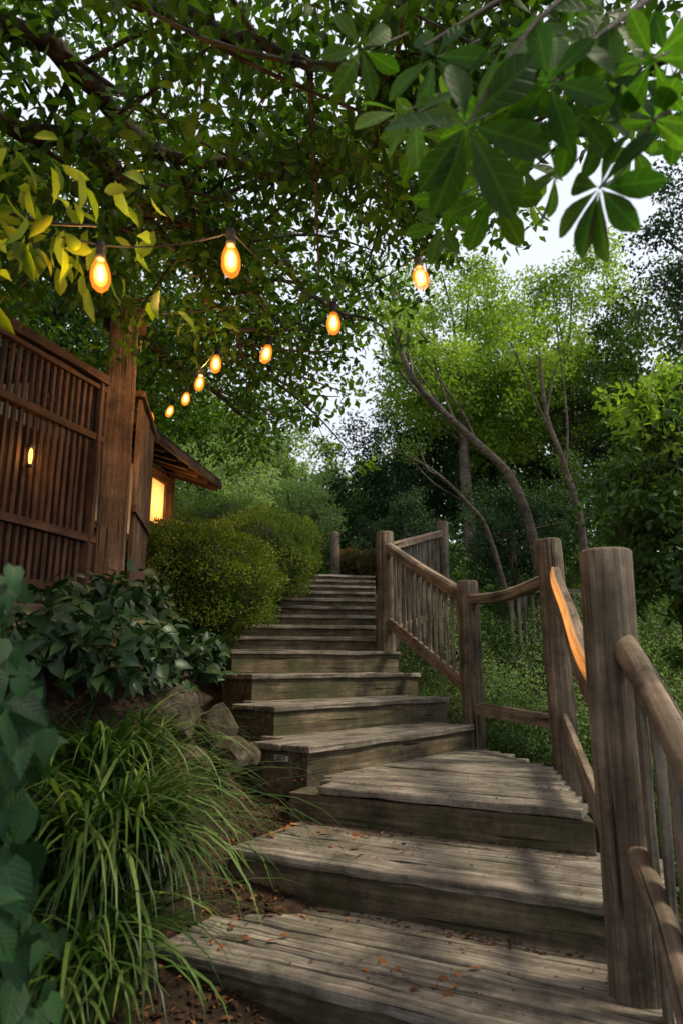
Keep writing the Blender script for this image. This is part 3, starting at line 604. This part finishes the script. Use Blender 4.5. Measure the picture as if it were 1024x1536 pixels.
while len(C)<960:
    x=rng.uniform(-5.5,2.2); y=rng.uniform(1.5,9.6)
    bx=np.interp(y,[1.5,2.9,4.4,6,8.5,9.5],[1.9,1.3,.9,.2,-.55,-1.1])+.18*math.sin(y*5)+.12*rng.normal()
    if x>bx: continue
    zl=np.interp(y,[1.5,3,5,9],[2.15,2.75,3.0,2.85]); z=zl+rng.exponential(.75)
    if z>6: continue
    C.append((x,y,z))
parts.append(clump_leaves(np.array(C),.30,64,.080,L_canopy,upb=.7,flat=.55,T=T_Q,wl=.52,droop=.35))
parts.append(clump_leaves(np.array(ends),.20,22,.088,L_canopy,upb=.7,flat=.6,T=T_H,wl=.5,droop=.35))
tri_object('overhanging_tree',parts)
parts=[]; C=[]
P=smooth_path([(-2.6,2.2,2.5),(-1.7,2.35,2.0),(-1.2,2.2,1.62),(-.85,2.1,1.50)],5); parts.append(tube(P,np.linspace(.02,.004,len(P)),5,M_bark))
for i in range(75):
    p=P[rng.integers(3,len(P))]; C.append(p+rng.normal(size=3)*A(.18,.16,.10))
C=np.array(C); C=C[~((np.abs(C[:,0]/C[:,1]+.393)<.07)&(C[:,2]<1.5))]
parts.append(clump_leaves(C,.1,3,.115,L_yel,upb=.6,T=T_H,wl=.42,droop=.7))
C=rng.uniform((-1.95,2.6,1.85),(-1.2,3.6,2.4),size=(45,3)); parts.append(clump_leaves(C,.2,16,.1,L_canopy,T=T_H,wl=.45,droop=.5))
tri_object('hanging_branch',parts)
# ---- near palmate branch (horse chestnut)
parts=[]
def palm(c,Lf_,nl,var,up=.25):
    c=A(*c); face=nrm(nrm(-c)*.8+A(0,0,up)+rng.normal(size=3)*.3); ax=nrm(A(rng.normal()*.7,-.2,-1)); ax=nrm(ax-face*(ax@face)); b=np.cross(face,ax)
    ang=np.linspace(-math.pi*.82,math.pi*.82,nl)+rng.normal(size=nl)*.12
    a=np.cos(ang)[:,None]*ax+np.sin(ang)[:,None]*b-A(0,0,.22)-face*.08; n=face+rng.normal(size=(nl,3))*.3
    L=Lf_*(1-.25*np.abs(ang)/math.pi)*(.8+.3*rng.random(nl))
    V,F,v=leaves(c+nrm(a)*.006,a,n,L,L*.98,np.full(nl,var)+rng.random(nl)*.3,T_O); parts.append((V,F,v,L_near,np.tile(T_O[0],(nl,1))))
    st=smooth_path([c,c+A(.06,.04,.06),c+A(.13,.10,.16)],3); parts.append(tube(st,.0025,5,M_bark))
tw=[((1.9,1.9,2.6),(1.3,1.5,1.9),(.9,1.35,1.45),(.568,1.31,1.03)),((1.3,1.5,1.9),(.8,1.3,1.6),(.45,1.15,1.35),(.24,1.12,1.02)),((.8,1.3,1.6),(.5,1.4,1.7),(.19,1.3,1.4)),((.8,1.3,1.6),(.45,1.15,1.2)),((.9,1.35,1.5),(.6,1.6,1.45),(.46,1.7,1.3))]
for t_ in tw: P=smooth_path(t_,5); parts.append(tube(P,np.linspace(.010,.003,len(P)),6,M_bark))
L0=[((.568,1.307,1.03),.155,8),((.245,1.15,1.05),.20,7),((.42,1.16,1.16),.155,6),((.66,1.20,1.26),.155,6),((.366,1.25,1.36),.155,6),((.22,1.33,1.40),.145,6),((.42,1.66,1.28),.165,6),
((.66,1.45,1.33),.14,6),((.36,1.45,1.35),.15,6),((.50,1.25,1.17),.145,6),((.30,1.6,1.5),.15,6),((.16,1.6,1.5),.14,6),((.55,1.8,1.5),.15,6),((.78,1.35,1.42),.14,6),((.42,2.0,1.62),.15,6),((.75,1.65,1.6),.15,6),((.25,1.9,1.7),.15,6),((.66,2.1,1.62),.15,6),((.9,1.8,1.8),.15,6),((.17,1.3,1.22),.13,6),((.55,1.35,1.48),.15,6),((.70,1.30,1.20),.13,6),((.30,1.35,1.22),.14,6),((.82,1.55,1.5),.15,6),((.48,1.55,1.5),.15,6),((.34,1.75,1.35),.14,6),((.54,1.5,1.22),.13,6),((.95,1.9,1.65),.15,6),((.6,1.9,1.75),.15,6),((.35,2.1,1.5),.15,6),((.05,1.4,1.5),.13,6),((.62,1.35,1.36),.14,6),((.85,1.45,1.36),.13,6),((.46,1.2,1.32),.15,6),((.58,1.22,1.40),.15,6)]
for c,l,nl in L0: palm(c,l,nl,rng.random()*.7)
tri_object('chestnut_branch',parts)
# ---- foreground vine
parts=[]
N=1500; P=np.stack([rng.uniform(-1.35,-.60,N),rng.uniform(1.3,2.1,N),rng.uniform(-1.25,.24,N)],1)
r_=P[:,0]/P[:,1]; lim=-.405-.05*sstep((P[:,2]+.5)/.6)-.03*np.sin(P[:,2]*11)
P=P[r_<lim]; N=len(P)
a=nrm(A(.25,-.25,-.9)+rng.normal(size=(N,3))*.42); n=nrm(A(.3,-.75,.6)+rng.normal(size=(N,3))*.4)
LL=.085*(.5+.7*rng.random(N)); V,F,v=leaves(P,a,n,LL,LL*.75,rng.random(N),T_V); parts.append((V,F,v,L_vine,np.tile(T_V[0],(N,1))))
for i in range(8):
    x=rng.uniform(-1.05,-.85);y=rng.uniform(1.5,1.9); parts.append(tube(smooth_path([(x,y,-1.35),(x+.04,y,-.8),(x-.03,y,-.3),(x,y-.03,.05)],4),.006,5,M_bark))
tri_object('vine_plant',parts)
# ---- glossy ivy shrub on the bank
parts=[]
N=2600; x=rng.uniform(-2.1,-.80,N); y=rng.uniform(3.2,4.9,N)
d=.16+.22*rng.random(N)*np.interp(x,[-2.1,-1.2,-.75],[.9,1,.3])
z=np.maximum(hgt(x,y),-.1)+d*rng.random(N)**.5*1.2; P=np.stack([x,y,z],1); P=P[~((P[:,0]>-.95)&(P[:,1]<4.3))]; N=len(P)
a=nrm(rng.normal(size=(N,3))+A(.3,-.5,-.3)); n=nrm(A(.2,-.45,.9)+rng.normal(size=(N,3))*.45); LL=.105*(.5+.7*rng.random(N))
V,F,v=leaves(P,a,n,LL,LL*.62,rng.random(N),T_V); parts.append((V,F,v,L_ivy,np.tile(T_V[0],(N,1))))
# trailing stems over the rocks
N=160; P=np.stack([rng.uniform(-1.45,-.72,N),rng.uniform(3.95,4.25,N),np.zeros(N)],1); P[:,2]=rng.uniform(-.42,-.02,N)-.25*(P[:,0]+1.1); P=P[(P[:,0]<-1.12)|(P[:,2]>-.12)]; N=len(P)
a=nrm(A(.2,-.3,-.9)+rng.normal(size=(N,3))*.5); n=nrm(A(.2,-.9,.5)+rng.normal(size=(N,3))*.4); LL=.06*(.5+.7*rng.random(N)); V,F,v=leaves(P,a,n,LL,LL*.62,rng.random(N),T_V); parts.append((V,F,v,L_ivy,np.tile(T_V[0],(N,1))))
tri_object('ivy_shrub',parts)
# ---- ornamental grass
def grass(c,N,Lr,spread=.12,w=.018,bias=(0,0)):
    S=9; th=rng.uniform(0,2*np.pi,N); hd=np.stack([np.cos(th)+bias[0],np.sin(th)+bias[1],np.zeros(N)],1); hd=nrm(hd)
    base=A(*c)+np.stack([rng.normal(size=N)*spread,rng.normal(size=N)*spread,np.zeros(N)],1)
    L=rng.uniform(Lr[0],Lr[1],N); t0=rng.uniform(1.0,1.55,N); t1=rng.uniform(-1.5,-.2,N)
    side=np.cross(hd,A(0,0,1)); pts=[base]; p=base.copy()
    for i in range(1,S):
        s=(i-.5)/(S-1); an=t0+(t1-t0)*s**1.3; p=p+(L/(S-1))[:,None]*(hd*np.cos(an)[:,None]+A(0,0,1)*np.sin(an)[:,None]); pts.append(p.copy())
    V=np.zeros((N,S*2,3)); wv=(w*(.6+.6*rng.random(N)))[:,None]
    for i in range(S):
        ww=wv*(1-(i/(S-1))**2.2)*.5+.0006; V[:,2*i]=pts[i]+side*ww; V[:,2*i+1]=pts[i]-side*ww
    f=[]
    for i in range(S-1): a0=2*i; f+=[[a0,a0+1,a0+3],[a0,a0+3,a0+2]]
    F=np.array(f)[None]+(np.arange(N)*S*2)[:,None,None]
    return (V.reshape(-1,3),F.reshape(-1,3),np.repeat(rng.random(N)**1.3,S*2),L_grass)
tri_object('ornamental_grass',[grass((-.98,3.0,-.88),640,(.6,1.05),.11,w=.021,bias=(.2,-.15)),grass((-.92,2.6,-1.1),320,(.45,.85),.10,w=.02)])
tri_object('ornamental_grass',[grass((-1.12,3.45,-.6),360,(.5,.85),.12,w=.02,bias=(.2,0))])
# ---- ground cover
def cover(reg,N,L,mat,hh=.12,T=T_Q,cond=None,wl=.5):
    x=rng.uniform(reg[0],reg[1],N); y=rng.uniform(reg[2],reg[3],N)
    lump=.5+.5*np.sin(x*4.1+np.sin(y*3))*np.sin(y*3.7+np.sin(x*2.3))
    z=hgt(x,y)+hh*(.25+1.0*lump)*rng.random(N)**.6
    P=np.stack([x,y,z],1)
    if cond is not None: k=cond(x,y); P=P[k]; lump=lump[k]
    n_=len(P); a=nrm(rng.normal(size=(n_,3))+A(0,-.2,.5)); n=nrm(rng.normal(size=(n_,3))*.6+A(0,-.3,1)); LL=L*(.5+.8*rng.random(n_))
    V,F,v=leaves(P,a,n,LL,LL*wl,np.clip(.4*lump+.6*rng.random(n_),0,1),T); return (V,F,v,mat)
right=lambda x,y: x>np.interp(y,[2,5,5.3,6.3,8,13],[1.45,1.8,1.72,1.35,.75,.95])
edge=lambda x,y: (x>np.interp(y,[6.1,6.75,7.3,7.8,8.1,13],[1.22,1.03,.88,.68,.46,.7]))&(x<np.interp(y,[6,8,13],[1.7,1.2,1.5]))
tri_object('ground_cover',[cover((1.2,4.5,3.0,10),60000,.045,L_mid,.6,cond=right),cover((1.2,4.5,4.5,9),34000,.035,L_pale,.95,cond=right),cover((.7,6,9,14),26000,.07,L_mid,.5,cond=right),cover((.4,1.7,6.1,12),30000,.045,L_mid,.32,cond=edge)])
left=lambda x,y: x<np.interp(y,[4.5,5.2,7,8,13,14],[-.8,-1.1,-1.5,-1.35,-.5,-.4])
tri_object('ground_cover',[cover((-4,0,5,14),45000,.05,L_hedge,.16,cond=left),cover((-7,8,13,24),60000,.13,L_mid,.8,cond=lambda x,y:(y>14)|(abs(x)>1.2))])
# ---- leaf litter
def litter(reg,N,L,zfun,vr=(0,1),cond=None):
    x=rng.uniform(reg[0],reg[1],N); y=rng.uniform(reg[2],reg[3],N); z=zfun(x,y)+.006+rng.random(N)*.012
    P=np.stack([x,y,z],1)
    if cond is not None: P=P[cond(x,y)]
    n_=len(P); a=rng.normal(size=(n_,3))*A(1,1,.12); n=A(0,0,1)+rng.normal(size=(n_,3))*.3; LL=L*(.4+.8*rng.random(n_))
    V,F,v=leaves(P,a,n,LL,LL*.6,vr[0]+(vr[1]-vr[0])*rng.random(n_)**2.2,T_H); return (V,F,v,L_dead)
parts=[litter((-1.5,-.25,1.6,5.3),5200,.035,hgt,(0,.8)),litter((-3,3,.8,2.6),1800,.05,hgt,(0,.7))]
def onstep(k,N,u0,u1,v0,v1,vr=(.3,1),L=.055,pw=2):
    fl=A(*low[k][0]); u=u0+(u1-u0)*rng.random(N)**pw; v=rng.uniform(v0,v1,N); P=fl+u[:,None]*e1+v[:,None]*n1
    P=np.concatenate([P,np.full((N,1),Zt[k]+.008)],1); a=rng.normal(size=(N,3))*A(1,1,.1); n=A(0,0,1)+rng.normal(size=(N,3))*.3; LL=L*(.4+.7*rng.random(N))
    V,F,v_=leaves(P,a,n,LL,LL*.6,vr[0]+(vr[1]-vr[0])*rng.random(N),T_H); return (V,F,v_,L_dead)
parts+=[onstep(1,34,.1,1.2,.1,.65),onstep(2,46,.02,.9,.15,.66,L=.05),onstep(3,8,.02,.8,.03,.3,L=.04),onstep(1,160,.02,2,.0,.68,(0,.4),.018,1),onstep(2,160,.02,1.8,.0,.68,(0,.4),.018,1),onstep(3,140,.02,1.6,.0,.9,(0,.4),.018,1),onstep(2,120,.02,1.8,.6,.68,(0,.5),.03,1),onstep(1,120,.02,2.0,.6,.68,(0,.5),.03,1)]
tri_object('fallen_leaves',parts)
# ------------------------------------------------------------------ light, world, camera
S=nrm(A(.66,-.12,.85)); el=math.asin(S[2]); rot=math.atan2(S[0],S[1])
W=bpy.data.worlds.new('World'); scene.world=W; W.use_nodes=True; nt=W.node_tree; nt.nodes.clear()
sk=nt.nodes.new('ShaderNodeTexSky'); sk.sky_type='NISHITA'; sk.sun_disc=False; sk.sun_elevation=el; sk.sun_rotation=rot; sk.dust_density=4; sk.air_density=1.0
mxs=nt.nodes.new('ShaderNodeMixRGB'); mxs.inputs[0].default_value=.8; mxs.inputs[2].default_value=(7.7,8.0,8.7,1); nt.links.new(sk.outputs[0],mxs.inputs[1])
bg=nt.nodes.new('ShaderNodeBackground'); bg.inputs[1].default_value=.145; ow=nt.nodes.new('ShaderNodeOutputWorld')
nt.links.new(mxs.outputs[0],bg.inputs[0]); nt.links.new(bg.outputs[0],ow.inputs[0])
sd_=bpy.data.lights.new('sun','SUN'); sd_.energy=4.2; sd_.angle=math.radians(10); sd_.color=(1,.88,.66); so_=bpy.data.objects.new('sun',sd_); scene.collection.objects.link(so_)
so_.rotation_euler=Vector((S[0],S[1],S[2])).to_track_quat('Z','Y').to_euler()
cd=bpy.data.cameras.new('camera'); cam=bpy.data.objects.new('camera',cd); scene.collection.objects.link(cam); scene.camera=cam
cd.sensor_fit='VERTICAL'; cd.sensor_height=36; cd.lens=24; cd.clip_start=.05; cd.clip_end=2000
cam.location=(0,0,0); cam.rotation_euler=(math.radians(90+12.8),0,0)
cd.dof.use_dof=True; cd.dof.focus_distance=5.0; cd.dof.aperture_fstop=2.8
scene.view_settings.view_transform='Standard'; scene.view_settings.look='None'; scene.view_settings.exposure=0
